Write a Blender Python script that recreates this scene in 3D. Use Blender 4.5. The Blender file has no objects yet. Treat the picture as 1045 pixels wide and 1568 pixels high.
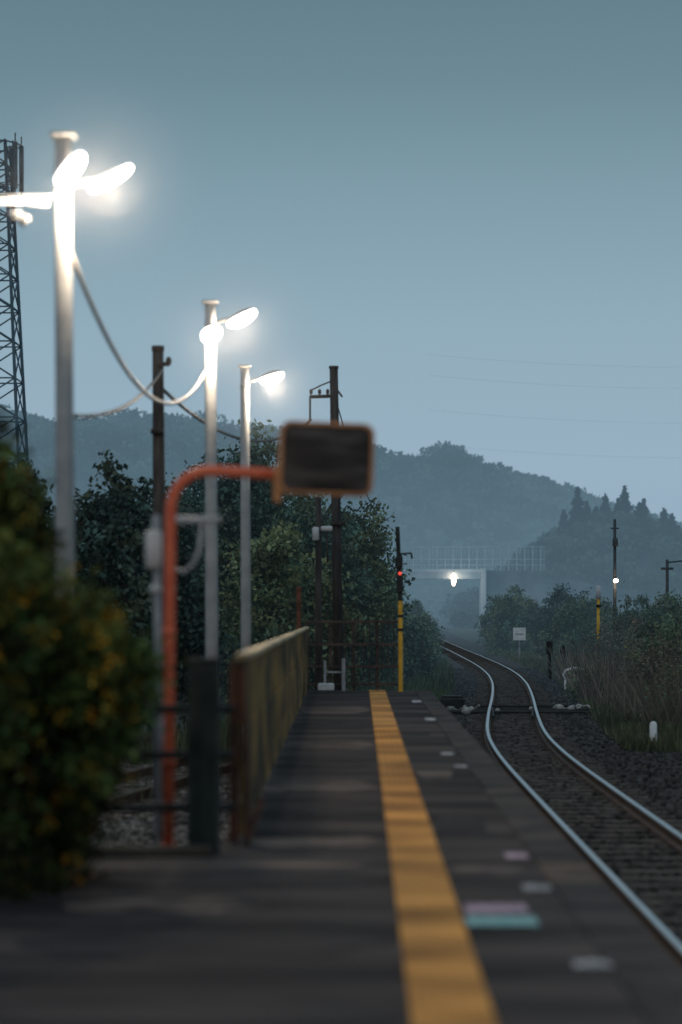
import bpy, math, random
import numpy as np
from mathutils import Vector, Matrix
random.seed(4); RNG=np.random.default_rng(7)
S=bpy.context.scene
COL=S.collection
S.view_settings.view_transform='Standard'
S.view_settings.look='None'
S.view_settings.exposure=0

# ------------------------------------------------------------ materials
def painted_haze(m,y0=40.0,y1=1000.0,f1=0.60):
    """aerial perspective painted into the material as blue emission, by distance up the valley"""
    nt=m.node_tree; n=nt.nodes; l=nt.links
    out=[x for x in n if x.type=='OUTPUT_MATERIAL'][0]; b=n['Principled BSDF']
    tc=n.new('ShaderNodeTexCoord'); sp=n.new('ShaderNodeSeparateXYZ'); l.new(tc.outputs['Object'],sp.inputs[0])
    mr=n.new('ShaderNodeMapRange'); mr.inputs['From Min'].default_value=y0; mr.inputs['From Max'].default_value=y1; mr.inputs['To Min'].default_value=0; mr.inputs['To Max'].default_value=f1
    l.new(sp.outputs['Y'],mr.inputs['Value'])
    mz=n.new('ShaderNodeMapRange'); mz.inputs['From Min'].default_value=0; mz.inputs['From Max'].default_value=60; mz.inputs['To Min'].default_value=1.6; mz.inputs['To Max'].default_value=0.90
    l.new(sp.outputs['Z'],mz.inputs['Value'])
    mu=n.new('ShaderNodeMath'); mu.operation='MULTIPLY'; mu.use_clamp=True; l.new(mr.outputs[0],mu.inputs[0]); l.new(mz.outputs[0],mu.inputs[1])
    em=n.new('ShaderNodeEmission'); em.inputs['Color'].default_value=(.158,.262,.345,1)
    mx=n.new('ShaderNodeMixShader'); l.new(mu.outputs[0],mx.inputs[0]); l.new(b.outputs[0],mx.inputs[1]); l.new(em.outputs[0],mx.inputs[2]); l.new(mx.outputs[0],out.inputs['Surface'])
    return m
def mat(name,c1,c2=None,scale=5.0,rough=0.85,metal=0.0,bump=0.0,bscale=None,stretch=(1,1,1),lo=0.35,hi=0.65,emit=None,estr=0,detail=6,vcol=False,trans=0,spec=0.3):
    m=bpy.data.materials.new(name); m.use_nodes=True
    nt=m.node_tree; n=nt.nodes; l=nt.links
    b=n['Principled BSDF']
    b.inputs['Roughness'].default_value=rough
    b.inputs['Metallic'].default_value=metal
    b.inputs['Specular IOR Level'].default_value=spec
    tc=n.new('ShaderNodeTexCoord'); mp=n.new('ShaderNodeMapping'); mp.inputs['Scale'].default_value=stretch
    l.new(tc.outputs['Object'],mp.inputs['Vector'])
    no=n.new('ShaderNodeTexNoise'); no.inputs['Scale'].default_value=scale; no.inputs['Detail'].default_value=detail
    l.new(mp.outputs['Vector'],no.inputs['Vector'])
    if vcol:
        at=n.new('ShaderNodeAttribute'); at.attribute_name='Col'
        l.new(at.outputs['Color'],b.inputs['Base Color'])
    else:
        cr=n.new('ShaderNodeValToRGB'); cr.color_ramp.elements[0].position=lo; cr.color_ramp.elements[1].position=hi
        cr.color_ramp.elements[0].color=(*c1,1); cr.color_ramp.elements[1].color=(*(c2 or c1),1)
        l.new(no.outputs['Fac'],cr.inputs['Fac']); l.new(cr.outputs['Color'],b.inputs['Base Color'])
    if bump:
        nb=n.new('ShaderNodeTexNoise'); nb.inputs['Scale'].default_value=bscale or scale*4; nb.inputs['Detail'].default_value=4
        l.new(tc.outputs['Object'],nb.inputs['Vector'])
        bp=n.new('ShaderNodeBump'); bp.inputs['Strength'].default_value=bump; bp.inputs['Distance'].default_value=0.02
        l.new(nb.outputs['Fac'],bp.inputs['Height']); l.new(bp.outputs['Normal'],b.inputs['Normal'])
    if emit:
        b.inputs['Emission Color'].default_value=(*emit,1); b.inputs['Emission Strength'].default_value=estr
    return m

M_asph=mat('platform_asphalt',(0.014,0.014,0.016),(0.105,0.088,0.083),scale=1.0,stretch=(0.35,1.5,1),rough=0.88,bump=0.5,bscale=60,lo=0.38,hi=0.72,spec=.12)  # stretched noise also paints warm lamp streaks and shade bands into the asphalt
M_cop=mat('coping_concrete',(0.026,0.026,0.028),(0.085,0.074,0.068),scale=1.7,rough=0.9,bump=0.4,bscale=30,spec=.12)
M_wall=mat('platform_wall_concrete',(0.05,0.052,0.05),(0.12,0.12,0.115),scale=2,rough=0.95,bump=0.5,bscale=20)
M_yel=mat('tactile_yellow',(0.24,0.105,0.022),(0.76,0.37,0.09),scale=1.1,stretch=(0.6,1.3,1),rough=0.75,bump=0.3,bscale=40,lo=0.36,hi=0.66,spec=.2)
M_white=mat('worn_white_paint',(0.12,0.12,0.125),(0.55,0.55,0.57),scale=14,rough=0.8)
M_pink=mat('pink_paint',(0.3,0.2,0.27),(0.6,0.45,0.52),scale=14)
M_cyan=mat('cyan_paint',(0.12,0.33,0.35),(0.36,0.6,0.58),scale=14)
M_ground=painted_haze(mat('soil_ground',(0.03,0.04,0.028),(0.08,0.085,0.058),scale=0.4,rough=1,bump=0.8,bscale=9))
M_ball=painted_haze(mat('ballast_gravel',(0.022,0.022,0.023),(0.085,0.078,0.072),scale=9,rough=1,bump=1.0,bscale=18,spec=.1))
M_yard=mat('yard_gravel',(0.05,0.052,0.056),(0.17,0.17,0.175),scale=7,rough=1,bump=1.0,bscale=18,spec=.1)
M_slp=mat('sleeper_wood',(0.03,0.026,0.023),(0.11,0.095,0.085),scale=3,rough=0.95,bump=0.5,bscale=25)
M_rail=mat('rail_side_rust',(0.05,0.033,0.026),(0.1,0.07,0.055),scale=6,rough=0.7)
M_railtop=mat('rail_head_steel',(0.5,0.52,0.55),(0.62,0.64,0.66),scale=6,rough=0.3,metal=1.0)
M_orange=mat('orange_paint',(0.66,0.11,0.05),(0.82,0.19,0.09),scale=9,rough=0.45)
M_frame=mat('mirror_frame_orange',(0.42,0.17,0.07),(0.62,0.29,0.12),scale=9,rough=0.5)
M_steel=mat('galvanised_steel',(0.22,0.24,0.26),(0.36,0.38,0.4),scale=5,rough=0.55,metal=0.25)
M_pole=mat('lamp_pole_steel',(0.36,0.38,0.4),(0.5,0.52,0.53),scale=4,rough=0.5)
M_dark=mat('dark_painted_steel',(0.012,0.014,0.016),(0.03,0.032,0.033),scale=6,rough=0.7)
M_wood=mat('creosoted_wood',(0.026,0.024,0.024),(0.07,0.063,0.06),scale=4,rough=0.9,stretch=(3,3,0.4),bump=0.4)
M_fence=mat('weathered_yellow_fence',(0.03,0.024,0.014),(0.32,0.185,0.05),scale=1.5,stretch=(1,.6,1.3),rough=0.8,bump=0.4,bscale=12,lo=.4,hi=.68,spec=.15)
M_fcap=mat('fence_cap_pale',(0.2,0.15,0.08),(0.6,0.46,0.26),scale=1.2,rough=0.6)
M_rust=mat('rusty_post',(0.05,0.024,0.016),(0.15,0.06,0.035),scale=5,rough=0.85)
M_endf=mat('dark_brown_rail',(0.035,0.03,0.03),(0.09,0.065,0.055),scale=5,rough=0.85)
M_dkgreen=mat('dark_green_post',(0.018,0.023,0.021),(0.042,0.05,0.044),scale=4,rough=0.8)
M_box=mat('grey_box_plastic',(0.42,0.44,0.45),(0.55,0.57,0.58),scale=6,rough=0.5)
M_signw=mat('white_sign_paint',(0.6,0.62,0.64),(0.78,0.8,0.8),scale=6,rough=0.6)
M_posty=mat('yellow_post_paint',(0.55,0.3,0.03),(0.75,0.42,0.05),scale=6,rough=0.5)
M_conc=painted_haze(mat('bridge_concrete',(0.26,0.35,0.4),(0.4,0.49,0.54),scale=0.4,rough=0.9))
M_concd=painted_haze(mat('abutment_concrete',(0.10,0.15,0.17),(0.22,0.28,0.3),scale=0.25,rough=0.9))
M_cable=mat('cable_rubber',(0.05,0.06,0.07),rough=0.6)
M_cablep=mat('cable_pale',(0.6,0.57,0.52),(0.7,0.66,0.6),rough=0.5)
M_bark=painted_haze(mat('bark',(0.03,0.025,0.02),(0.08,0.065,0.05),scale=8,rough=0.95,bump=0.6))
M_leaf=painted_haze(mat('leaf',(0,0,0),vcol=True,rough=0.8,spec=0.12))
M_hillg=painted_haze(mat('hill_undergrowth',(0.03,0.045,0.04),(0.05,0.07,0.06),scale=0.05))
M_lamp=mat('lamp_lens',(0.8,0.8,0.8),emit=(1.0,0.87,0.75),estr=14)
M_lampfar=mat('distant_lamp_lens',(0.8,0.8,0.8),emit=(1.0,0.72,0.5),estr=14)
M_red=mat('red_lens',(0.3,0.02,0.02),emit=(1.0,0.08,0.05),estr=1.2)

# ------------------------------------------------------------ mesh builder
class MB:
    def __init__(s): s.v=[]; s.f=[]; s.m=[]
    def add(s,vs,fs,mi=0):
        o=len(s.v); s.v+= [tuple(v) for v in vs]; s.f+=[tuple(i+o for i in f) for f in fs]; s.m+=[mi]*len(fs)
    def box(s,c,d,mi=0,rot=None,bev=0.0):
        x,y,z=[a/2 for a in d]
        b=min(bev,x*.5,y*.5,z*.5)
        if b<=0:
            vs=[Vector((i*x,j*y,k*z)) for i in(-1,1) for j in(-1,1) for k in(-1,1)]
            fs=[(0,1,3,2),(4,6,7,5),(0,4,5,1),(2,3,7,6),(0,2,6,4),(1,5,7,3)]
        else:
            sec=[(x-b,-y),(x,-y+b),(x,y-b),(x-b,y),(-x+b,y),(-x,y-b),(-x,-y+b),(-x+b,-y)]
            vs=[];lv=[(-z,1),(-z+b,0),(z-b,0),(z,1)]
            for zz,ins in lv:
                for (a,bb) in sec:
                    fx=(x-b)/x if ins else 1; fy=(y-b)/y if ins else 1
                    vs.append(Vector((a*fx,bb*fy,zz)))
            fs=[tuple(range(7,-1,-1)),tuple(range(24,32))]
            for r in range(3):
                for i in range(8):
                    j=(i+1)%8; fs.append((r*8+i,r*8+j,r*8+8+j,r*8+8+i))
        if rot is not None: vs=[rot@v for v in vs]
        s.add([v+Vector(c) for v in vs],fs,mi)
    def tube(s,pts,rad,seg=10,mi=0,cap=True):
        pts=[Vector(p) for p in pts]
        if not hasattr(rad,'__len__'): rad=[rad]*len(pts)
        t0=(pts[1]-pts[0]).normalized(); u=t0.orthogonal().normalized()
        vs=[]
        for i,p in enumerate(pts):
            if i==0:t=t0
            elif i==len(pts)-1:t=(pts[i]-pts[i-1]).normalized()
            else:t=((pts[i+1]-pts[i]).normalized()+(pts[i]-pts[i-1]).normalized()).normalized()
            u=(u-t*u.dot(t)).normalized(); w=t.cross(u)
            for k in range(seg):
                a=2*math.pi*k/seg; vs.append(p+(u*math.cos(a)+w*math.sin(a))*rad[i])
        fs=[]
        for i in range(len(pts)-1):
            for k in range(seg):
                j=(k+1)%seg; fs.append((i*seg+k,i*seg+j,(i+1)*seg+j,(i+1)*seg+k))
        if cap: fs.append(tuple(range(seg-1,-1,-1))); fs.append(tuple(range((len(pts)-1)*seg,len(pts)*seg)))
        s.add(vs,fs,mi)
    def ell(s,c,r,mi=0,rot=None,seg=16,rings=10,zmin=-1.0,zmax=1.0):
        vs=[];fs=[]
        for i in range(rings+1):
            ph=math.asin(zmin)+(math.asin(zmax)-math.asin(zmin))*i/rings
            for k in range(seg):
                a=2*math.pi*k/seg
                v=Vector((r[0]*math.cos(ph)*math.cos(a),r[1]*math.cos(ph)*math.sin(a),r[2]*math.sin(ph)))
                if rot is not None: v=rot@v
                vs.append(v+Vector(c))
        for i in range(rings):
            for k in range(seg):
                j=(k+1)%seg; fs.append((i*seg+k,i*seg+j,(i+1)*seg+j,(i+1)*seg+k))
        s.add(vs,fs,mi)
    def obj(s,name,mats,parent=None,smooth=False):
        me=bpy.data.meshes.new(name); me.from_pydata(s.v,[],s.f); me.update()
        for m in mats: me.materials.append(m)
        me.polygons.foreach_set('material_index',s.m)
        if smooth: me.polygons.foreach_set('use_smooth',[len(f)<=4 for f in s.f])
        o=bpy.data.objects.new(name,me); COL.objects.link(o)
        if parent: o.parent=parent
        return o
def empty(name,loc=(0,0,0)):
    e=bpy.data.objects.new(name,None); COL.objects.link(e); e.empty_display_size=0.2; return e

def quads(name,V,colors,material,parent=None):
    N=len(V); me=bpy.data.meshes.new(name)
    me.vertices.add(N*4); me.vertices.foreach_set('co',V.reshape(-1).astype(np.float32))
    me.loops.add(N*4); me.loops.foreach_set('vertex_index',np.arange(N*4,dtype=np.int32))
    me.polygons.add(N); me.polygons.foreach_set('loop_start',np.arange(0,N*4,4,dtype=np.int32))
    try: me.polygons.foreach_set('loop_total',np.full(N,4,dtype=np.int32))
    except Exception: pass
    me.update(calc_edges=True)
    ca=me.color_attributes.new('Col','FLOAT_COLOR','CORNER')
    c=np.ones((N,4,4),dtype=np.float32); c[:,:,:3]=np.clip(colors,0,1)[:,None,:]
    ca.data.foreach_set('color',c.reshape(-1))
    me.materials.append(material); me.validate()
    o=bpy.data.objects.new(name,me); COL.objects.link(o)
    if parent:o.parent=parent
    return o
def leaves(C,size,aspect=0.5,flat=0.0):
    N=len(C); u=RNG.normal(size=(N,3)); u[:,2]*=(1-flat); u/=np.linalg.norm(u,axis=1)[:,None]
    w=RNG.normal(size=(N,3)); v=np.cross(u,w); v/=np.linalg.norm(v,axis=1)[:,None]
    s=np.full((N,1),size)*RNG.uniform(0.6,1.3,(N,1))
    a=u*s; b=v*s*aspect
    return np.stack([C+a,C+b,C-a,C-b],axis=1)
def clumps(cx,cy,cz,rx,ry,rz,K,n,cs,base,vary=0.35,shell=0.55):
    d=RNG.normal(size=(K,3)); d/=np.linalg.norm(d,axis=1)[:,None]
    r=shell+(1-shell)*RNG.uniform(0,1,(K,1))**0.7
    r*=RNG.uniform(0.8,1.12,(K,1))
    cc=np.array([cx,cy,cz])+d*r*np.array([rx,ry,rz])
    per=n//K
    C=np.repeat(cc,per,axis=0)+RNG.normal(size=(K*per,3))*cs
    tone=np.repeat(RNG.uniform(1-vary*1.4,1+vary*1.4,(K,1)),per,axis=0)*RNG.uniform(0.7,1.3,(K*per,1))
    hue=np.repeat(RNG.uniform(-1,1,(K,1)),per,axis=0)
    col=np.array(base)[None,:]*tone*np.concatenate([1+0.22*hue,1+0*hue,1-0.15*hue],axis=1)
    return C,col

# ------------------------------------------------------------ world
w=bpy.data.worlds.new("World"); S.world=w; w.use_nodes=True
nt=w.node_tree; n=nt.nodes; l=nt.links; bg=n['Background']
sky=n.new('ShaderNodeTexSky'); sky.sky_type='NISHITA'; sky.sun_disc=False
sky.sun_elevation=math.radians(3); sky.sun_rotation=math.radians(200); sky.air_density=1.5; sky.dust_density=3
tc=n.new('ShaderNodeTexCoord'); sep=n.new('ShaderNodeSeparateXYZ'); l.new(tc.outputs['Generated'],sep.inputs[0])
cr=n.new('ShaderNodeValToRGB'); l.new(sep.outputs['Z'],cr.inputs['Fac'])
e=cr.color_ramp.elements
e[0].position=0.0; e[0].color=(0.285,0.405,0.515,1)
e[1].position=1.0; e[1].color=(0.27,0.34,0.405,1)
for p,c in ((0.06,(0.295,0.428,0.54)),(0.115,(0.262,0.395,0.49)),(0.17,(0.196,0.315,0.395)),(0.215,(0.132,0.232,0.292)),(0.26,(0.10,0.185,0.235)),(0.45,(0.26,0.34,0.41))):
    x=e.new(p); x.color=(*c,1)
mul=n.new('ShaderNodeVectorMath'); mul.operation='SCALE'; mul.inputs['Scale'].default_value=0.012
l.new(sky.outputs[0],mul.inputs[0])
ad=n.new('ShaderNodeVectorMath'); ad.operation='ADD'
l.new(mul.outputs[0],ad.inputs[0]); l.new(cr.outputs[0],ad.inputs[1])
l.new(ad.outputs[0],bg.inputs['Color']); bg.inputs['Strength'].default_value=1.0
sd=bpy.data.lights.new('dusk_sun','SUN'); sd.energy=0.15; sd.angle=math.radians(20); sd.color=(1,0.85,0.75)
so=bpy.data.objects.new('dusk_sun',sd); COL.objects.link(so); so.rotation_euler=(math.radians(70),0,math.radians(-20))

# ------------------------------------------------------------ track path
TR=[(-10,2.83),(10,2.83),(30,2.83),(38,2.85),(43,2.93),(48,3.1),(57,3.62),(64,4.07),(71,4.5),(80,5.0),(90,5.42),(100,5.68),(112,5.87),(130,6.0),(150,6.12),(175,6.28),(200,6.5),(234,7.0),(270,7.5),(320,8.6),(400,12)]
ty=np.array([t[0] for t in TR],float); tx=np.array([t[1] for t in TR],float)
YY=np.concatenate([np.arange(-10,130,1.0),np.arange(130,400,5.0)])
XX=np.interp(YY,ty,tx)
k=np.ones(7)/7; XS=np.convolve(np.pad(XX,3,mode='edge'),k,mode='valid')
def trk(y): return float(np.interp(y,YY,XS))
def trn(y):
    d=(trk(y+1)-trk(y-1))/2; v=Vector((1,-d,0)).normalized(); return v

# ------------------------------------------------------------ ground
def gh(x,y):
    dd=abs(x-np.interp(y,YY,XS))
    fl=np.clip((dd-3.0)/4,0,1)
    fl=np.where((y<60)&(x<3),np.clip((-x-7)/4,0,1),fl)
    return -1.16+fl*(0.16*np.sin(x*0.31+y*0.13)+0.12*np.sin(y*0.21-x*0.17)+0.1*np.clip((dd-3)/10,0,3)*0.6)
t=np.linspace(-1,1,161); gx=np.sinh(t*6)/np.sinh(6)*3000; gy=np.sinh(t*6)/np.sinh(6)*3000+40
GX,GY=np.meshgrid(gx,gy); GZ=gh(GX,GY)
mb=MB(); nn=161
vs=list(zip(GX.ravel(),GY.ravel(),GZ.ravel()))
fs=[(j*nn+i,j*nn+i+1,(j+1)*nn+i+1,(j+1)*nn+i) for j in range(nn-1) for i in range(nn-1)]
mb.add(vs,fs); mb.obj('ground',[M_ground],smooth=True)

# ballast bed
mb=MB(); ys=list(np.arange(2,130,1.5))+list(np.arange(130,390,6))
prof=[(-2.0,-1.2),(-1.5,-1.07),(-0.4,-1.055),(0.4,-1.06),(1.6,-1.07),(2.9,-1.12),(3.6,-1.22)]
vs=[];
for y in ys:
    c=trk(y);nv=trn(y)
    for a,z in prof: vs.append((c+nv.x*a,y+nv.y*a,z+random.uniform(-.012,.012)))
P=len(prof); fs=[(i*P+j,i*P+j+1,(i+1)*P+j+1,(i+1)*P+j) for i in range(len(ys)-1) for j in range(P-1)]
mb.add(vs,fs); mb.obj('ballast_bed',[M_ball],smooth=True)
def stones(name,xs,ys,zs,s0,s1,t0,t1):
    N=len(xs)
    tmpl=np.array([(i,j,k) for i in(-1,1) for j in(-1,1) for k in(-1,1)],float)
    idx=np.array([(0,1,3,2),(4,6,7,5),(0,4,5,1),(2,3,7,6),(0,2,6,4),(1,5,7,3)])
    sz=RNG.uniform(s0,s1,(N,1,1))
    vv=tmpl[None]*sz*RNG.uniform(0.55,1.1,(N,8,3))
    a=RNG.uniform(0,6.28,N); ca_,sa_=np.cos(a),np.sin(a)
    vx=vv[:,:,0]*ca_[:,None]-vv[:,:,1]*sa_[:,None]; vy=vv[:,:,0]*sa_[:,None]+vv[:,:,1]*ca_[:,None]
    vv=np.stack([vx+xs[:,None],vy+ys[:,None],vv[:,:,2]+zs[:,None]],axis=2)
    Q=vv[:,idx,:].reshape(-1,4,3)
    tone=np.repeat(RNG.uniform(t0,t1,(N,1)),6,axis=0)*np.array([[1,0.96,0.94]])
    return quads(name,Q,tone,M_leaf)
N=17000
sy=12+ (RNG.uniform(0,1,N)**1.6)*95; off=RNG.uniform(-1.95,3.4,N)
stones('ballast_stones',np.interp(sy,YY,XS)+off,sy,-1.05+np.where(off>1.6,-(off-1.6)*.06,0),.012,.034,.018,.08)
# gravel yard behind the barrier, with a disused siding
mb=MB(); gx_=np.linspace(-7,-.99,18); gy_=np.linspace(14.0,43.5,60); vs=[(x,y,-1.09+random.uniform(-.03,.03)) for y in gy_ for x in gx_]
mb.add(vs,[(j*18+i,j*18+i+1,(j+1)*18+i+1,(j+1)*18+i) for j in range(59) for i in range(17)]); mb.obj('gravel_yard',[M_yard],smooth=True)
N=9000; stones('gravel_stones',RNG.uniform(-5.0,-1.05,N),RNG.uniform(22,42,N),np.full(N,-1.06),.02,.05,.05,.24)
mb=MB(); R7=Matrix.Rotation(math.radians(-9),3,'Z')
for x0 in(-3.9,-2.83): mb.box((x0,32,-0.96),(.06,26,.15),0,R7,bev=.01)
for i in range(40): mb.box((-3.36+math.sin(math.radians(9))*(20+i*.62-32),20+i*.62,-1.06),(1.9,.2,.1),1,R7,bev=.01)
mb.obj('disused_siding_track',[M_rail,M_slp])

# rails + sleepers
rt=empty('railway_track')
for side,nm in((-1,'rail_a'),(1,'rail_b')):
    mb=MB(); vs=[]
    sec=[(-0.062,-1.04),(0.062,-1.04),(0.062,-1.025),(0.012,-1.01),(0.012,-0.97),(0.034,-0.955),(0.034,-0.915),(0.026,-0.906),(-0.026,-0.906),(-0.034,-0.915),(-0.034,-0.955),(-0.012,-0.97),(-0.012,-1.01),(-0.062,-1.025)]
    ys=list(np.arange(0,130,0.75))+list(np.arange(130,380,4))
    for y in ys:
        c=trk(y);nv=trn(y)
        for a_,z in sec:
            o_=side*0.5665+a_; vs.append((c+nv.x*o_,y+nv.y*o_,z))
    P=len(sec)
    for i in range(len(ys)-1):
        for j in range(P):
            jj=(j+1)%P
            mb.f.append((i*P+j,i*P+jj,(i+1)*P+jj,(i+1)*P+j)); mb.m.append(1 if j in(6,7,8) else 0)
    mb.v=vs; mb.obj(nm,[M_rail,M_railtop],parent=rt)
mb=MB(); y=4.0
while y<200:
    nv=trn(y); ang=math.atan2(nv.y,nv.x)
    mb.box((trk(y)+random.uniform(-.03,.03),y,-1.08),(2.1,0.2,0.09),0,Matrix.Rotation(ang,3,'Z'),bev=0.012)
    for s_ in(-1,1):
        for q in(-.1,.1):
            p=Vector((trk(y),y,-1.025))+nv*(s_*0.5665+q); mb.box(p,(0.05,0.09,0.03),1,Matrix.Rotation(ang,3,'Z'))
    y+=0.62 if y<120 else 1.3
mb.obj('sleepers',[M_slp,M_rail],parent=rt)

# switch rods / point machine
mb=MB()
for yy,x0,x1 in((59.5,2.1,5.3),(61.2,2.3,5.0),(62.5,1.9,5.6)):
    mb.tube([(x0,yy,-0.99),(x1,yy,-0.985)],0.035,6,0)
for (px_,py_,s_) in((1.95,59.2,.8),(2.3,59.9,.6),(2.62,59.0,.8),(2.8,60.2,.5),(5.05,61,.7),(5.3,60.4,.6),(5.6,61.5,.6),(3.4,59.3,.4),(4.3,60.3,.4)):
    mb.ell((px_,py_,-0.97),(0.16*s_,0.26*s_,0.11*s_+.02),1,Matrix.Rotation(random.uniform(-.8,.8),3,'Z'),8,6)
pts=[(1.8+.13*i,59.5+.4*math.sin(i*1.7),-.93+.08*math.sin(i*2.3)) for i in range(10)]; mb.tube(pts,.028,6,1)
pts=[(4.9+.12*i,60.8+.4*math.sin(i*1.4),-.95+.06*math.sin(i*2.1)) for i in range(9)]; mb.tube(pts,.028,6,1)
mb.box((2.35,60.9,-0.86),(0.6,0.8,0.32),2,bev=0.05); mb.box((2.35,60.9,-.68),(.5,.7,.05),2,bev=.02)
mb.box((3.95,60.5,-1.02),(3.9,0.24,0.09),0,bev=.01)
mb.box((3.95,59.2,-1.02),(3.7,0.24,0.09),0,bev=.01)
for sgn in(-1,1):
    pts=[]
    for y_ in np.arange(55,61,.75):
        c=trk(y_); nv=trn(y_); o_=sgn*(0.5165-0.012*(61-y_)); pts.append((c+nv.x*o_,y_,-.94))
    mb.tube(pts,.03,6,0)
M_hose=mat('pale_hose',(.22,.22,.21),(.45,.45,.43),scale=8)
mb.obj('railway_switch_mechanism',[M_dark,M_hose,M_dark])

# ------------------------------------------------------------ platform
pf=empty('station_platform')
mb=MB()
poly=[(1.02,-4),(1.02,44.7),(-0.98,44.7),(-0.86,14.42),(-2.0,14.42),(-2.0,-4)]
top=[(x,y,0.0) for x,y in poly]; bot=[(x,y,-1.3) for x,y in poly]; m=len(poly)
mb.add(top,[tuple(range(m))],0)
mb.add(top+bot,[(i,i+m,(i+1)%m+m,(i+1)%m) for i in range(m)],1)
mb.obj('platform_deck',[M_asph,M_wall],parent=pf)
mb=MB(); y=-4.0; ci=0
while y<44.6:
    L=min(0.99,44.7-y-0.01); ci+=1
    mb.box((1.175,y+L/2,-0.075+random.uniform(-.004,.004)),(0.29,L-0.004,0.15),(1 if ci in(18,) else 2 if ci%5==2 else 0),bev=0.004); y+=1.0
M_cop2=mat('coping_brownish',(0.055,0.043,0.035),(0.15,0.115,0.09),scale=3,rough=0.9,spec=.12)
M_cop3=mat('coping_dark',(0.024,0.024,0.026),(0.065,0.06,0.058),scale=3,rough=0.9,spec=.12)
mb.box((1.16,20.35,-0.72),(0.25,48.7,1.14),3)
mb.obj('platform_coping',[M_cop,M_cop2,M_cop3,M_wall],parent=pf)
mb=MB()
mb.box((-1.44,14.36,0.03),(1.14,0.13,0.06),0,bev=0.012)
mb.box((-1.96,5.2,0.03),(0.13,18.1,0.06),0,bev=0.012)
mb.obj('platform_kerb',[M_cop2],parent=pf)
M_patchL=mat('asphalt_patch_lit',(0.03,0.027,0.027),(0.24,0.19,0.165),scale=2.0,stretch=(0.4,1.8,1),rough=0.85,bump=.4,bscale=50,spec=.12,lo=.36,hi=.74)
M_patchD=mat('asphalt_patch_dark',(0.012,0.012,0.014),(0.05,0.045,0.046),scale=2.0,stretch=(0.4,1.8,1),rough=0.85,bump=.4,bscale=50,spec=.12)
mb=MB()
def sheet(x0,x1,y0,y1,z,mi,j=0.03):
    n_=18; ph=random.uniform(0,6)
    def prof_(i): 
        t=i/(n_-1); return min(1,t*5+.25,(1-t)*5+.25)
    ym=(y0+y1)/2; hh=(y1-y0)/2
    a_=[];b_=[]
    for i in range(n_):
        x=x0+(x1-x0)*i/(n_-1); q=prof_(i) if j>.03 else 1
        a_.append((x,ym-hh*q+random.uniform(-j,j)+j*math.sin(i*.7+ph),z)); b_.append((x,ym+hh*q+random.uniform(-j,j)*.8+j*math.sin(i*.9+ph),z))
    mb.add(a_+b_,[(i,i+1,n_+i+1,n_+i) for i in range(n_-1)],mi)
for (x0,x1,y0,y1,mi) in ((-0.72,0.17,14.9,15.5,0),(-0.78,0.17,17.2,17.9,1),(-.83,.17,19.5,20.6,0),(-.84,.17,22.5,23.3,1),(-.85,.17,25.5,27.0,0),(-.86,.17,30,31.5,1),(-.88,.17,34.5,37,0),
                         (0.51,0.86,15.6,17.1,1),(0.52,0.84,21,22.4,0),(.52,.84,27,29,1),(-1.45,-0.45,11.7,12.15,0),(-1.5,0.15,10.2,10.9,1),(-1.4,.15,12.8,13.4,1),(-1.7,.15,13.7,14.15,0),(-1.9,.15,8.2,9.1,1),(-1.95,-.8,11.1,11.6,1),(.52,.95,13.4,13.9,0)):
    sheet(x0,x1,y0,y1,0.004,mi,0.06)  # pale patches paint in lamp streaks, dark ones the bands between
mb.obj('asphalt_streak_patches',[M_patchL,M_patchD],parent=pf)
mb=MB(); y=2.0
while y<44.4:
    mb.box((0.335,y+0.15,0.006),(0.30,0.294,0.012),0,bev=0.004)
    if y<30:
        for i in range(6):
            for j in range(6):
                cxx=0.335-0.125+0.05*i; cyy=y+0.025+0.05*j
                r=0.011
                mb.add([(cxx-r,cyy-r,0.0121),(cxx+r,cyy-r,0.0121),(cxx+r,cyy+r,0.0121),(cxx-r,cyy+r,0.0121),(cxx-r*.6,cyy-r*.6,0.017),(cxx+r*.6,cyy-r*.6,0.017),(cxx+r*.6,cyy+r*.6,0.017),(cxx-r*.6,cyy+r*.6,0.017)],
                       [(4,5,6,7),(0,1,5,4),(1,2,6,5),(2,3,7,6),(3,0,4,7)],0)
    y+=0.30
mb.obj('tactile_paving_strip',[M_yel])
mb=MB()
for (xc,yc,wx,ly,mi) in ((0.955,9.9,0.15,0.2,0),(0.93,12.65,0.15,0.26,0),(0.93,14.3,0.13,0.3,1),(0.95,22.6,0.12,0.3,0),(0.9,24.6,0.13,0.4,0),(0.96,32.5,0.14,0.8,0),(0.665,11.28,0.33,0.33,2),(0.665,11.75,0.3,0.34,1),(0.93,39,0.15,1,0)):
    sheet(xc-wx/2,xc+wx/2,yc-ly/2,yc+ly/2,0.009,mi,0.012)
mb.obj('platform_markings',[M_white,M_pink,M_cyan],parent=pf)

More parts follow.
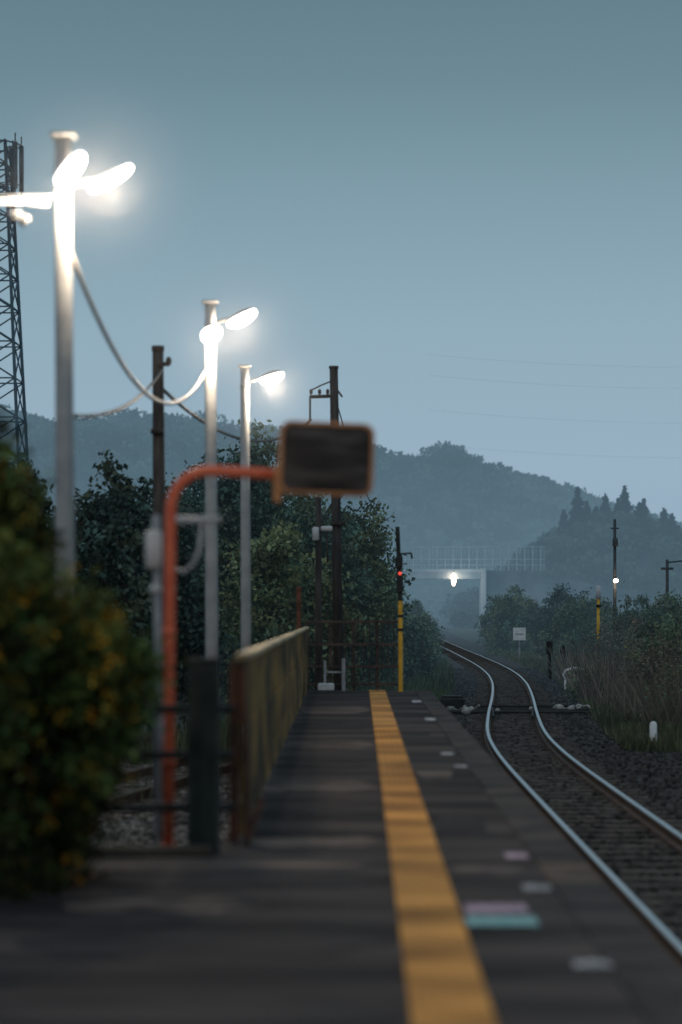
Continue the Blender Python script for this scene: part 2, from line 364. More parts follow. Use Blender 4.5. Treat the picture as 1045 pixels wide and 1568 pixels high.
# ------------------------------------------------------------ mirror
mr=empty('platform_mirror')
mb=MB(); Ym=14.9
pts=[(-1.175,Ym,0.0),(-1.17,Ym,0.8),(-1.165,Ym,1.6),(-1.16,Ym,2.08)]
for a_ in np.linspace(0,90,8)[1:]:
    r=math.radians(a_); pts.append((-1.16+0.24*(1-math.cos(r)),Ym,2.08+0.24*math.sin(r)))
pts+=[(-0.7,Ym,2.31),(-0.48,Ym,2.295)]
mb.tube(pts,0.034,14,0)
mb.tube([(-1.175,Ym,-1.15),(-1.175,Ym,0.02)],0.05,14,0)
for z in(0.5,1.3): mb.tube([(-1.17,Ym,z),(-1.17,Ym,z+0.05)],0.041,14,0)
mb.obj('post',[M_orange],parent=mr,smooth=True)
def rrect(w_,h_,r,n_=7):
    o=[]
    for (cx_,cz_,a0) in((w_/2-r,h_/2-r,0),(-w_/2+r,h_/2-r,90),(-w_/2+r,-h_/2+r,180),(w_/2-r,-h_/2+r,270)):
        for i in range(n_):
            a_=math.radians(a0+90*i/(n_-1)); o.append((cx_+r*math.cos(a_),cz_+r*math.sin(a_)))
    return o
mx,mz=-0.2,2.39
rot=Matrix.Rotation(math.radians(6),3,'Z')@Matrix.Rotation(math.radians(2),3,'Y')
def ring(outl,yo): return [rot@Vector((x,yo,z))+Vector((mx,Ym-0.05,mz)) for x,z in outl]
o1=rrect(.585,.45,.07); o2=rrect(.54,.405,.055)
mb=MB(); n_=len(o1)
vs=ring(o1,0.03)+ring(o1,-0.02)+ring(rrect(.575,.44,.066),-.032)+ring(o2,-.032)+ring(o2,-.012)
fs=[]
for r_ in range(4):
    for i in range(n_): j=(i+1)%n_; fs.append((r_*n_+i,r_*n_+j,(r_+1)*n_+j,(r_+1)*n_+i))
fs.append(tuple(range(n_)))
mb.add(vs,fs,0); mb.obj('frame',[M_frame],parent=mr)
M_mir=bpy.data.materials.new('mirror_painted_reflection'); M_mir.use_nodes=True
nt=M_mir.node_tree; b=nt.nodes['Principled BSDF']
tc=nt.nodes.new('ShaderNodeTexCoord'); mp=nt.nodes.new('ShaderNodeMapping'); mp.inputs['Rotation'].default_value=(0,0.5,0); mp.inputs['Scale'].default_value=(0.7,1,3.2)
no=nt.nodes.new('ShaderNodeTexNoise'); no.inputs['Scale'].default_value=3.5; no.inputs['Detail'].default_value=2
crm=nt.nodes.new('ShaderNodeValToRGB'); crm.color_ramp.elements[0].position=.42; crm.color_ramp.elements[0].color=(.032,.026,.024,1); crm.color_ramp.elements[1].position=.74; crm.color_ramp.elements[1].color=(.12,.10,.09,1)  # dim reflection painted as dark base colour with paler diagonal streaks
nt.links.new(tc.outputs['Object'],mp.inputs['Vector']); nt.links.new(mp.outputs[0],no.inputs['Vector']); nt.links.new(no.outputs['Fac'],crm.inputs['Fac']); nt.links.new(crm.outputs[0],b.inputs['Base Color'])
b.inputs['Roughness'].default_value=0.5; b.inputs['Specular IOR Level'].default_value=0.2
mb=MB(); vs=[];fs=[];R_=8
for r_ in range(1,R_+1):
    f_=r_/R_; vs+=ring([(x*f_,z*f_) for x,z in o2],-.012-0.02*(1-f_*f_))
vs.append(rot@Vector((0,-.032,0))+Vector((mx,Ym-0.05,mz)))
for r_ in range(R_-1):
    for i in range(n_): j=(i+1)%n_; fs.append((r_*n_+i,r_*n_+j,(r_+1)*n_+j,(r_+1)*n_+i))
for i in range(n_): fs.append((len(vs)-1,(i+1)%n_,i))
mb.add(vs,fs); mb.obj('glass',[M_mir],parent=mr,smooth=True)
mb=MB()
mb.box((-0.47,Ym,2.28),(0.1,0.06,0.14),0,bev=.01); mb.box((-0.5,Ym-0.02,2.22),(0.05,0.05,0.2),0,bev=.01)
mb.obj('bracket',[M_frame],parent=mr)

mb=MB()
mb.tube([(-1.26,15.2,-1.15),(-1.26,15.2,1.0),(-1.275,15.2,2.06)],0.022,8,0)
mb.box((-1.285,15.14,1.84),(0.1,0.08,0.24),1,bev=.015)
mb.box((-1.31,15.14,0.95),(0.075,0.06,0.13),1,bev=.012)
mb.ell((-1.27,15.1,1.59),(0.04,0.03,0.03),1)
mb.tube([(-1.15,15.2,2.03),(-0.87,15.2,2.03)],0.022,8,1)
mb.tube([(-1.15,15.2,1.72),(-1.1,15.2,1.70),(-1.04,15.2,1.75),(-1.0,15.2,1.85),(-0.985,15.2,2.02)],0.012,6,1)
mb.tube([(-1.24,15.2,0.1),(-1.2,15.15,.05),(-1.21,15.15,.5),(-1.24,15.16,.9)],0.012,6,0)
mb.obj('electrical_conduit_post',[M_steel,M_box],smooth=True)

mb=MB()
for z in(0.86,0.58,0.26): mb.tube([(-2.3,14.75,z-.01),(-0.76,14.75,z)],0.026,8,0)
for x in(-2.25,-1.72): mb.tube([(x,14.75,-1.2),(x,14.75,0.92)],0.025,8,0)
mb.tube([(-2.3,14.8,0.35),(-1.5,15.2,.62),(-1.25,15.3,.66)],.015,6,0)
mb.obj('pipe_barrier',[M_dark],smooth=True)
mb=MB(); mb.box((-0.935,14.55,0.575),(0.19,0.12,1.15),0,bev=.012); mb.box((-0.935,14.55,1.16),(0.21,0.14,0.03),0,bev=.008)
mb.box((-0.935,14.48,0.6),(0.03,0.03,1.0),0); mb.box((-0.935,14.55,-.58),(.19,.12,1.16),0); mb.obj('gate_post',[M_dkgreen])

mb=MB()
def fx(y): return -0.74-(y-15.2)/27.8*0.19
ys=np.arange(15.2,43.3,2.0)
for i in range(len(ys)-1):
    y0,y1=ys[i],ys[i+1]; ang=math.atan2(-(fx(y1)-fx(y0)),y1-y0); r=Matrix.Rotation(ang,3,'Z'); xm=(fx(y0)+fx(y1))/2
    for z,h in((0.93,0.42),(0.49,0.42),(0.155,0.22)):
        mb.box((xm+random.uniform(-.006,.006),(y0+y1)/2,z),(0.025,1.985,h),0,r,bev=.006)
    mb.box((xm,(y0+y1)/2,1.165),(0.085,1.99,0.045),1,r,bev=.008)
for y_ in ys: 
    mb.box((fx(y_)-.045,y_,0.57),(0.06,0.05,1.14),2,bev=.008)
mb.tube([(-0.73,15.18,1.1),(-0.71,15.1,0.55),(-0.69,15.05,0.0)],0.02,8,2)
mb.tube([(-0.70,15.3,0.02),(-0.62,15.5,0.25)],0.02,8,2)
mb.obj('platform_fence',[M_fence,M_fcap,M_rust])
mb=MB(); mb.tube([(-1.02,41,-1.15),(-1.02,41,1.82)],0.04,8,0); mb.ell((-1.02,41,1.84),(0.05,.05,.05),0); mb.box((-1.02,41,.03),(.16,.16,.06),0); mb.obj('rusty_fence_post',[M_rust])
mb=MB()
for x in np.arange(-0.95,0.8,0.43): mb.box((x,44.45,0.64),(0.05,0.05,1.28),0)
for z in(1.27,0.85,0.45,0.12): mb.box((-0.09,44.39,z),(1.75,0.035,0.045),0)
for x in np.arange(-0.9,0.75,0.11): mb.tube([(x,44.5,0.12),(x,44.5,1.27)],0.008,5,0,cap=False)
mb.obj('end_fence',[M_endf])
mb=MB()
mb.box((-0.28,44.2,0.3),(0.07,0.06,0.6),0,bev=.01); mb.box((-0.62,44.2,0.28),(0.04,0.05,0.56),0); mb.box((-0.6,44.15,0.08),(0.3,0.1,0.14),1,bev=.02); mb.box((-0.45,44.24,.35),(.3,.03,.03),0)
mb.obj('end_stop_frame',[M_steel,M_box])

mb=MB()
mb.tube([(0.76,44.0,0),(0.755,44.0,1.65)],0.042,10,1)
mb.tube([(0.755,44.0,1.65),(0.7,44.0,3.0)],0.04,10,0)
mb.box((0.745,43.98,1.95),(0.12,0.12,0.32),0,bev=.02); mb.box((0.73,43.98,2.35),(0.13,0.12,0.22),0,bev=.02)
mb.tube([(0.72,44,2.5),(0.95,44,2.52),(0.97,44,2.42)],0.02,6,0)
mb.ell((0.745,43.9,2.15),(0.03,0.02,0.03),2)
for z in(1.35,1.1): mb.tube([(0.757,44,z),(0.757,44,z+.05)],0.05,10,0)
mb.obj('signal_post',[M_dark,M_posty,M_red])

# ------------------------------------------------------------ street lamps
def head(mb,c,length,wid,yaw,tilt):
    rot=Matrix.Rotation(yaw,3,'Z')@Matrix.Rotation(tilt,3,'Y')
    mb.ell(c,(length/2,wid/2,wid*0.34),1,rot,20,10,zmin=-0.999,zmax=0.35)
    mb.ell(Vector(c)+rot@Vector((0,0,0.006)),(length/2+.014,wid/2+.014,wid*0.36),0,rot,20,8,zmin=0.3,zmax=0.999)
M_bloom=bpy.data.materials.new('lamp_bloom_volume'); M_bloom.use_nodes=True  # scatter volume added round the lamp heads to imitate lens bloom
nt=M_bloom.node_tree; nt.nodes.clear(); out=nt.nodes.new('ShaderNodeOutputMaterial'); vsn=nt.nodes.new('ShaderNodeVolumeScatter'); vsn.inputs['Color'].default_value=(.95,.97,1,1)
tc=nt.nodes.new('ShaderNodeTexCoord'); gr=nt.nodes.new('ShaderNodeTexGradient'); gr.gradient_type='QUADRATIC_SPHERE'
nt.links.new(tc.outputs['Object'],gr.inputs['Vector']); mm=nt.nodes.new('ShaderNodeMath'); mm.operation='MULTIPLY'; mm.inputs[1].default_value=.06
nt.links.new(gr.outputs['Fac'],mm.inputs[0]); nt.links.new(mm.outputs[0],vsn.inputs['Density']); nt.links.new(vsn.outputs[0],out.inputs['Volume'])
def street_lamp(x,y,h,heads,mr_,base=-1.1):
    p=empty('street_lamp')
    mb=MB(); mb.tube([(x+0.03,y,base),(x,y,h-0.35),(x,y,h)],[0.085,0.066,0.064],14,0)
    mb.box((x,y,h+0.015),(0.19,0.19,0.03),0,bev=.008); mb.tube([(x,y,h-.3),(x,y,h-.24)],.072,14,0)
    mb.obj('pole',[M_pole],parent=p,smooth=True)
    for i,(dx,dy,dz,L,W,yaw,tilt,pw) in enumerate(heads):
        mb=MB(); c=Vector((x+dx,y+dy,h+dz)); head(mb,c,L,W,yaw,tilt)
        mb.tube([(x,y,h+dz-0.08),(x+dx*.4,y+dy*.4,h+dz-.03),(c.x,c.y,c.z+.02)],0.022,8,0)
        mb.obj('lamp_head_%d'%i,[M_steel,M_lamp],parent=p,smooth=True)
        ld=bpy.data.lights.new('lamp_light','POINT'); ld.energy=pw; ld.color=(1,0.78,0.56); ld.shadow_soft_size=0.07
        lo=bpy.data.objects.new('lamp_light_%d'%i,ld); COL.objects.link(lo); lo.location=c+Vector((0.02,-.1,-0.15)); lo.parent=p
    if mr_:
        mb=MB(); mb.ell((0,0,0),(1,1,1),0,None,32,20,-1,1)
        o=mb.obj('bloom_volume',[M_bloom],parent=p,smooth=True); o.location=(x+np.mean([q[0] for q in heads]),y-0.1,h-0.28); o.scale=(mr_,mr_,mr_)
    return p
R=math.radians
street_lamp(-2.25,18.4,5.06,[(0.085,-0.22,-0.285,0.32,0.165,R(-28),R(-44),110),(0.36,0.02,-0.31,0.38,0.145,R(-8),R(-28),110)],1.1)
street_lamp(-1.74,28.3,5.06,[(0.03,-0.25,-0.39,0.38,0.22,R(-70),R(-18),80),(0.37,0.02,-0.17,0.38,0.23,R(-5),R(-26),80)],1.4)
street_lamp(-1.69,35.8,5.07,[(0.4,0.0,-0.15,0.38,0.25,R(-5),R(-16),110)],1.6)
street_lamp(-2.7,8.4,5.06,[(0.085,-0.22,-0.285,0.33,0.17,R(-28),R(-44),60),(0.36,0.02,-0.31,0.40,0.15,R(-8),R(-28),60)],0)  # added lamp, unseen left of frame, for warm light on platform and bush
mb=MB(); mb.tube([(-2.95,18.3,4.55),(-2.5,18.3,4.56)],0.022,10,1); mb.tube([(-2.5,18.3,4.56),(-2.36,18.35,4.56)],0.035,10,1); mb.tube([(-2.5,18.3,4.45),(-2.56,18.3,4.38)],0.03,8,0); mb.box((-2.6,18.3,4.45),(.1,.06,.08),0,bev=.01)
mb.tube([(-2.95,18.3,4.6),(-2.2,18.4,4.61)],0.015,8,0)
mb.tube([(-3.9,18.3,-1.1),(-3.9,18.3,4.62)],0.05,8,0); mb.tube([(-3.9,18.3,4.6),(-2.95,18.3,4.6)],0.02,8,0)
M_tube=mat('tube_lamp',(0.8,0.8,0.8),emit=(1.0,0.82,0.66),estr=2)
mb.obj('tube_light_arm',[M_steel,M_tube],smooth=True)

# ------------------------------------------------------------ cables
def cable(mb,a,b,sag,r,mi=0,n_=24):
    a=Vector(a);b=Vector(b); pts=[]
    for i in range(n_+1):
        t=i/n_; p=a.lerp(b,t); p.z-=sag*4*t*(1-t); pts.append(p)
    mb.tube(pts,r,6,mi)
mb=MB()
cable(mb,(-2.2,18.4,4.2),(-1.79,28.3,4.27),0.72,0.02,1)
cable(mb,(-2.2,18.5,2.95),(-2.6,31.9,4.64),0.18,0.018,0)
cable(mb,(-2.6,32,4.4),(-0.95,47.8,5.25),0.55,0.024,0)
cable(mb,(-0.52,48,5.9),(1.6,110,6.0),1.2,0.015,0)
mb.obj('overhead_cables',[M_cable,M_cablep],smooth=True)

# ------------------------------------------------------------ utility poles
mb=MB()
mb.tube([(-2.62,32,-1.1),(-2.66,32,4.95)],[0.10,0.075],12,0); mb.tube([(-2.66,32,4.9),(-2.66,32,4.97)],0.085,12,0)
mb.tube([(-2.66,31.9,4.72),(-2.5,31.9,4.72)],0.03,8,0); mb.ell((-2.51,31.9,4.76),(.04,.04,.06),0); mb.tube([(-2.66,31.9,3.8),(-2.66,31.9,3.86)],0.09,12,0)
mb.obj('wooden_utility_pole',[M_wood],smooth=True)
mb=MB()
mb.tube([(-0.38,48,-1.1),(-0.5,48,6.3)],[0.115,0.085],12,0); mb.tube([(-0.5,48,6.28),(-.5,48,6.33)],.1,12,0)
mb.tube([(-0.98,48,5.72),(-0.42,48,5.74)],0.035,8,0); mb.tube([(-0.97,48,5.72),(-0.97,48,5.25)],0.02,8,0)
mb.tube([(-0.95,48,5.85),(-0.75,48,5.95),(-0.5,48,6.05)],0.015,6,0)
for xx in(-.95,-.78,-.62): mb.ell((xx,48,5.82),(.035,.035,.06),0,None,8,6)
mb.tube([(-.5,48,5.95),(-.33,48,5.72)],.02,6,0)
mb.box((-0.42,47.9,3.2),(.3,.1,.08),0)
mb.obj('wooden_utility_pole.001',[M_wood],smooth=True)
mb=MB()
mb.tube([(-0.78,46.5,-1.1),(-0.78,46.5,3.65)],[0.07,0.06],10,0)
mb.box((-0.83,46.42,2.95),(0.13,0.1,0.26),1,bev=.02); mb.box((-.62,46.42,3.05),(.22,.08,.1),1,bev=.02); mb.tube([(-.62,46.42,3.0),(-.6,46.42,2.4)],.02,6,0)
mb.obj('signal_cable_pole',[M_wood,M_box],smooth=True)

def simple_pole(name,x,y,zt,r,mats,extra=None,base=-1.1):
    mb=MB(); mb.tube([(x,y,base),(x,y,zt)],[r*1.15,r*.85],10,0)
    if extra: extra(mb)
    return mb.obj(name,mats,smooth=True)
M_woodf=mat('distant_wood',(0.05,0.06,0.07),(0.08,0.09,0.1),scale=4,rough=.9)
def ex(mb):
    mb.tube([(12.5,120,5.6),(12.9,120,5.6)],.04,6,0); mb.box((12.7,119.8,4.9),(.25,.2,.4),0); mb.ell((12.72,119.7,3.0),(.12,.1,.09),1); mb.tube([(12.7,120,3.1),(12.72,119.7,3.08)],.03,6,0)
simple_pole('concrete_utility_pole',12.7,120,6.05,.085,[M_woodf,M_lampfar],ex)
ld=bpy.data.lights.new('far_lamp','POINT'); ld.energy=30; ld.color=(1,.75,.5); ld.shadow_soft_size=.1
lo=bpy.data.objects.new('lamp_light',ld); COL.objects.link(lo); lo.location=(12.72,119.4,2.9); lo.parent=bpy.data.objects['concrete_utility_pole']
def ex2(mb): mb.box((15.3,120,3.6),(.6,.15,.12),0); mb.tube([(15.3,120,3.9),(16.2,120,4.0)],.04,6,0)
simple_pole('wooden_utility_pole.002',15.3,120,4.05,.09,[M_woodf],ex2)
def ex3(mb):
    mb.tube([(9.9,100,2.0),(9.9,100,2.55)],.1,8,1); mb.box((9.9,99.9,1.7),(.2,.08,.12),2); mb.box((9.9,99.9,-.9),(.4,.4,.2),2)
simple_pole('yellow_marker_post',9.9,100,2.1,.07,[M_posty,M_box,M_dark],ex3)
mb=MB(); mb.box((7.9,119,0.36),(0.62,0.04,0.62),0,bev=.015); mb.tube([(7.9,119.05,-1.1),(7.9,119.05,.1)],.04,8,1); mb.box((7.9,118.97,.36),(.4,.02,.05),1); mb.obj('trackside_sign',[M_signw,M_steel])
mb=MB()
pts=[(7.15,78,-.78),(6.85,78,-.8),(6.66,78,-.72),(6.6,78,-.58),(6.68,78,-.44),(6.9,78,-.37),(7.12,78,-.38),(7.3,78,-.46),(7.37,78,-.62),(7.32,78,-.8)]
mb.tube(pts,.05,8,0); mb.tube([(6.66,78,-.72),(6.66,78,-1.2)],.04,6,0); mb.tube([(7.32,78,-.8),(7.32,78,-1.2)],.04,6,0); mb.obj('white_hoop_barrier',[M_signw],smooth=True)
mb=MB(); mb.tube([(7.2,91,-1.1),(7.15,91,.35)],.06,8,0); mb.box((7.17,91,.1),(.24,.12,.5),0,bev=.02); mb.tube([(7.85,93,-1.1),(7.85,93,.15)],.07,8,0); mb.box((7.85,93,-.1),(.22,.2,.3),0,bev=.02); mb.obj('relay_post',[M_dark])
mb=MB(); mb.tube([(5.6,46,-1.15),(5.6,46,-.7)],.07,12,0); mb.ell((5.6,46,-.7),(.07,.07,.07),0,None,12,6,0,1); mb.obj('distance_marker',[M_signw],smooth=True)

# ------------------------------------------------------------ lattice tower
mb=MB(); tx_,ty_=-22.9,150
def hw(z): return 1.95-(z-13)/(26)*1.25 if z>-2 else 2.6
levels=[-1.2]; z=-1.2
while z<30:
    z+=hw(z)*1.25; levels.append(z)
cor=[(-1,-1),(1,-1),(1,1),(-1,1)]
for i in range(len(levels)-1):
    z0,z1=levels[i],levels[i+1]; w0,w1=max(hw(z0),.55),max(hw(z1),.55)
    for q in range(4):
        a_,b_=cor[q],cor[(q+1)%4]
        A=(tx_+a_[0]*w0,ty_+a_[1]*w0,z0);A1=(tx_+a_[0]*w1,ty_+a_[1]*w1,z1);B=(tx_+b_[0]*w0,ty_+b_[1]*w0,z0);B1=(tx_+b_[0]*w1,ty_+b_[1]*w1,z1)
        mb.tube([A,A1],.11,6,0,False); mb.tube([A,B],.05,5,0,False); mb.tube([A,B1],.05,5,0,False); mb.tube([B,A1],.05,5,0,False)
zt=levels[-1]
for z_ in(27.2,30.4):
    for q in range(16):
        a0=2*math.pi*q/16;a1=2*math.pi*(q+1)/16
        mb.tube([(tx_+1.9*math.cos(a0),ty_+1.9*math.sin(a0),z_),(tx_+1.9*math.cos(a1),ty_+1.9*math.sin(a1),z_)],.05,5,0,False)
for q in range(9):
    a0=2*math.pi*q/9+.2; mb.box((tx_+1.95*math.cos(a0),ty_+1.95*math.sin(a0),29),(.28,.2,2.9),1,bev=.03); mb.tube([(tx_,ty_,28),(tx_+1.9*math.cos(a0),ty_+1.9*math.sin(a0),28)],.04,5,0,False)
    mb.tube([(tx_+1.95*math.cos(a0),ty_+1.95*math.sin(a0),26.8),(tx_+1.95*math.cos(a0),ty_+1.95*math.sin(a0),31)],.05,5,0,False)
mb.tube([(tx_+.4,ty_,zt),(tx_+.4,ty_,33)],.05,6,0)
M_tow=mat('tower_steel',(0.07,0.12,0.15),(0.12,0.18,0.22),scale=1,rough=.7)
mb.obj('telecom_lattice_tower',[M_tow,M_tow])

# ------------------------------------------------------------ bridge
mb=MB(); Yb=350
mb.box((1.5,Yb,6.75),(32,5,1.1),0,bev=.05); mb.box((1.5,Yb-2.55,7.4),(32.2,.3,.4),1)
mb.box((17.9,Yb,3.2),(.7,6,9.0),2,bev=.05)
mb.add([(18.4,Yb-1.2,7.5),(26,Yb+1,6.9),(46,Yb+4,3.6),(46,Yb+4,-1.4),(18.4,Yb-1.2,-1.4)],[(0,1,2,3,4)],4)
mb.add([(18.4,Yb-1.2,7.5),(26,Yb+1,6.9),(46,Yb+4,3.6),(46,Yb+12,3.6),(26,Yb+9,6.9),(18.4,Yb+7,7.5)],[(0,1,4,5),(1,2,3,4)],4)
for x in(-8,4): mb.box((x,Yb,2.2),(1.3,4,8),0,bev=.1)
for x in np.arange(-6,27,1.15): mb.tube([(x,Yb-2.4,7.4),(x,Yb-2.4,11)],.075,5,1,False)
for z in(8.2,9.0,10.8): mb.tube([(-6,Yb-2.4,z),(26.8,Yb-2.4,z)],.06,5,1,False)
for x in np.arange(-5.5,27,.58): mb.tube([(x,Yb+2.4,7.4),(x,Yb+2.4,10.6)],.05,4,1,False)
M_bst=painted_haze(mat('bridge_steel',(0.34,0.43,0.48),(0.44,0.53,0.58),scale=1,rough=.7))
M_bwh=painted_haze(mat('bridge_pier_white',(0.42,0.5,0.54),scale=1))
mb.ell((13.6,Yb-3,6.1),(.3,.3,.9),3); mb.tube([(13.6,Yb-3,6.9),(13.6,Yb-2.4,7.4)],.08,6,1)
mb.obj('road_bridge',[M_conc,M_bst,M_bwh,M_lampfar,M_concd])
ld=bpy.data.lights.new('bridge_lamp','POINT'); ld.energy=260; ld.color=(1,.95,.88); ld.shadow_soft_size=.3
lo=bpy.data.objects.new('lamp_light_b',ld); COL.objects.link(lo); lo.location=(14.5,Yb-6,6.0); lo.parent=bpy.data.objects['road_bridge']

# ------------------------------------------------------------ hills + forest
RP=[(-400,84),(-175,81.7),(-148,83.5),(-132,82),(-119,79.5),(-94,81.7),(-67,79.5),(-57,76),(-35,74),(-13,73),(7,68.8),(19,65),(28,66),(38,69),(48.6,62.7),(56.7,58),(73,54),(86,48),(103,42.5),(134,33),(175,25),(400,20)]
rx_=np.array([r[0] for r in RP],float); rz_=np.array([r[1] for r in RP],float)
def hz(x,y):
    s=np.clip((y-560)/(1000-560),0,1); s=s*s*(3-2*s); back=np.clip((y-1000)/500,0,1)
    return -1.5+(np.interp(x,rx_,rz_)-4.5)*s*(1-back*back*.6)+2*np.sin(x*.05+y*.03)*s
hxs=np.linspace(-420,420,90); hys=np.linspace(555,1500,60)
HX,HY=np.meshgrid(hxs,hys); HZ=hz(HX,HY)
mb=MB(); mb.add(list(zip(HX.ravel(),HY.ravel(),HZ.ravel())),[(j*90+i,j*90+i+1,(j+1)*90+i+1,(j+1)*90+i) for j in range(59) for i in range(89)])
mb.obj('hills',[M_hillg],smooth=True)
def forest(xs,ys,zs,rr,per,leaf,base,name):
    K=len(xs); d=RNG.normal(size=(K,per,3)); d/=np.linalg.norm(d,axis=2)[:,:,None]
    C=np.stack([xs,ys,zs],1)[:,None,:]+d*rr[:,None,None]*np.array([1,1,.85])*RNG.uniform(.65,1.08,(K,per,1))
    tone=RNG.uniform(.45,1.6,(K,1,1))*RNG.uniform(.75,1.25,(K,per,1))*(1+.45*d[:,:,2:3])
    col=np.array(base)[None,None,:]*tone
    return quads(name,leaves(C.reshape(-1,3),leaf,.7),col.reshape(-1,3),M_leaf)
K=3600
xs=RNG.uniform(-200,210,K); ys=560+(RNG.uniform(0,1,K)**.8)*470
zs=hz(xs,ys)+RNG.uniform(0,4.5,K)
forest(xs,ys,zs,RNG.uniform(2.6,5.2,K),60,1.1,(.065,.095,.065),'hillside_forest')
K=170; xs=RNG.uniform(-200,190,K); ys=RNG.uniform(985,1010,K); zs=hz(xs,ys)+RNG.uniform(2,7,K)
forest(xs,ys,zs,RNG.uniform(2,5.0,K),110,.8,(.035,.055,.045),'ridge_trees')
KP=[(15,1),(26,5),(32,11),(40,16.5),(46,19),(53,20),(58,18),(64,16),(78,12),(130,10)]
kx=np.array([r[0] for r in KP],float); kz=np.array([r[1] for r in KP],float)
def kzf(x,y): 
    s=np.clip((y-400)/80,0,1); return -1.5+np.interp(x,kx,kz)*s*s*(3-2*s)
K=900; xs=RNG.uniform(18,110,K); ys=RNG.uniform(400,500,K); zs=kzf(xs,ys)+RNG.uniform(0,2,K)
forest(xs,ys,zs,RNG.uniform(1.6,3.0,K),90,.5,(.05,.075,.055),'wooded_knoll')
mb=MB(); a1=np.linspace(14,135,40); a2=np.linspace(395,560,20); AX,AY=np.meshgrid(a1,a2); AZ=kzf(AX,AY)-.3
mb.add(list(zip(AX.ravel(),AY.ravel(),AZ.ravel())),[(j*40+i,j*40+i+1,(j+1)*40+i+1,(j+1)*40+i) for j in range(19) for i in range(39)]); mb.obj('hill_knoll',[M_hillg],smooth=True)
Cc=[];Cl=[]; trunks=MB()
for (x,top_,h) in((43.0,25.9,9),(45.3,23.5,7),(49.2,25.2,9),(52.6,26.4,9.5),(50.9,23.8,7),(57.2,24.2,8),(55,23,7),(60.5,22.0,7),(62.7,21,6),(66,21.5,8),(40.4,21.5,6),(70,20,7),(47.4,22.5,6.5)):
    y=478+random.uniform(-8,8); trunks.tube([(x,y,top_-h-3),(x,y,top_-.3)],[.25,.05],6,0)
    n_=1600; tt=RNG.uniform(0,1,n_)**.6; lay=.75+.25*np.sin(tt*30+x); rad=(.22+tt*h*.34)*lay*RNG.uniform(.3,1.08,n_); an=RNG.uniform(0,6.28,n_)
    Cc.append(np.stack([x+rad*np.cos(an),y+rad*np.sin(an),top_-tt*h-rad*.25],1)); Cl.append(np.array([[.02,.032,.03]])*RNG.uniform(.6,1.4,(n_,1)))
pc=empty('distant_conifer_row'); quads('needles',leaves(np.concatenate(Cc),.45,.6),np.concatenate(Cl),M_leaf,pc); trunks.obj('trunks',[M_bark],parent=pc)
K=520; xs=RNG.uniform(-30,75,K); ys=RNG.choice([190,230,285,330,375],K)+RNG.uniform(-7,7,K); keep=(np.abs(xs-np.interp(ys,YY,XS))>4)&~((xs>10)&(xs<32)&(ys>200)&(ys<345)); xs=xs[keep];ys=ys[keep]
forest(xs,ys,-.6+RNG.uniform(0,1.0,len(xs)),RNG.uniform(.9,2.0,len(xs)),130,.28,(.055,.08,.055),'distant_hedgerows')

# ------------------------------------------------------------ mid trees
def tree(name,x,y,top_,rx,rz,n_,base,leaf=.075,point=0):
    p=empty(name); mb=MB(); g=-1.15
    cz=top_-rz
    ptsT=[(x,y,g),(x+random.uniform(-.1,.1),y,g+(cz-g)*.5),(x+random.uniform(-.2,.2),y,cz),(x+random.uniform(-.2,.2),y,top_-rz*.4)]
    mb.tube(ptsT,[.16,.12,.08,.03],8,0)
    for i in range(9):
        a_=random.uniform(0,6.28); t_=random.uniform(.25,.9); b0=Vector(ptsT[1]).lerp(Vector(ptsT[3]),t_)
        e_=Vector((x+math.cos(a_)*rx*.75,y+math.sin(a_)*rx*.75,b0.z+random.uniform(.2,rz*.6)))
        if point: e_=b0.lerp(e_,.6)
        mid=b0.lerp(e_,.5)+Vector((0,0,.15)); mb.tube([b0,mid,e_],[.06,.04,.012],6,0)
    mb.obj('trunk',[M_bark],parent=p)
    C,c=clumps(x,y,cz,rx,rx,rz,int(n_/75),n_,(.2,.2,.15),base,.45,.35)
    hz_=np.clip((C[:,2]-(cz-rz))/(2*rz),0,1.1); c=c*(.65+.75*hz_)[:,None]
    if point:
        q=1.2-.8*hz_; C[:,0]=x+(C[:,0]-x)*q; C[:,1]=y+(C[:,1]-y)*q
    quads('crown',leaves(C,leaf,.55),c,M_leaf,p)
G1=(.10,.145,.095); G2=(.055,.085,.068); G3=(.13,.16,.085)
for (x,y,t_,rx,rz,n_,b_,pt) in (
  (-4.75,45,4.4,1.4,2.6,11000,G2,1),(-5.8,42,3.9,1.4,2.3,10000,G2,1),(-3.7,46,3.6,1.2,2.2,9000,G2,1),(-7.2,47,4.0,1.6,2.4,9000,G2,1),(-4.2,50,4.0,1.1,2.5,8000,G2,0),
  (-3.3,60,5.6,1.3,3.2,12000,G2,0),(-2.4,62,6.2,1.2,3.4,13000,G1,0),(-4.6,62,5.0,1.4,2.8,10000,G1,0),
  (-1.2,66,5.0,1.5,3.0,14000,G1,0),(-.2,68,4.6,1.25,2.8,13000,G3,0),(.35,73,4.0,.95,2.5,9000,G1,0),(-2.2,56,3.6,1.2,2.3,9000,G3,0),(-1.0,57,2.8,1.1,1.9,9000,G3,0),
  (-6.6,64,4.7,1.7,2.8,9000,G2,0),(-9.5,60,4.8,2,2.9,9000,G2,0)):
    tree('conifer_tree' if pt else 'broadleaf_tree',x,y,t_,rx,rz,n_,b_,point=pt)

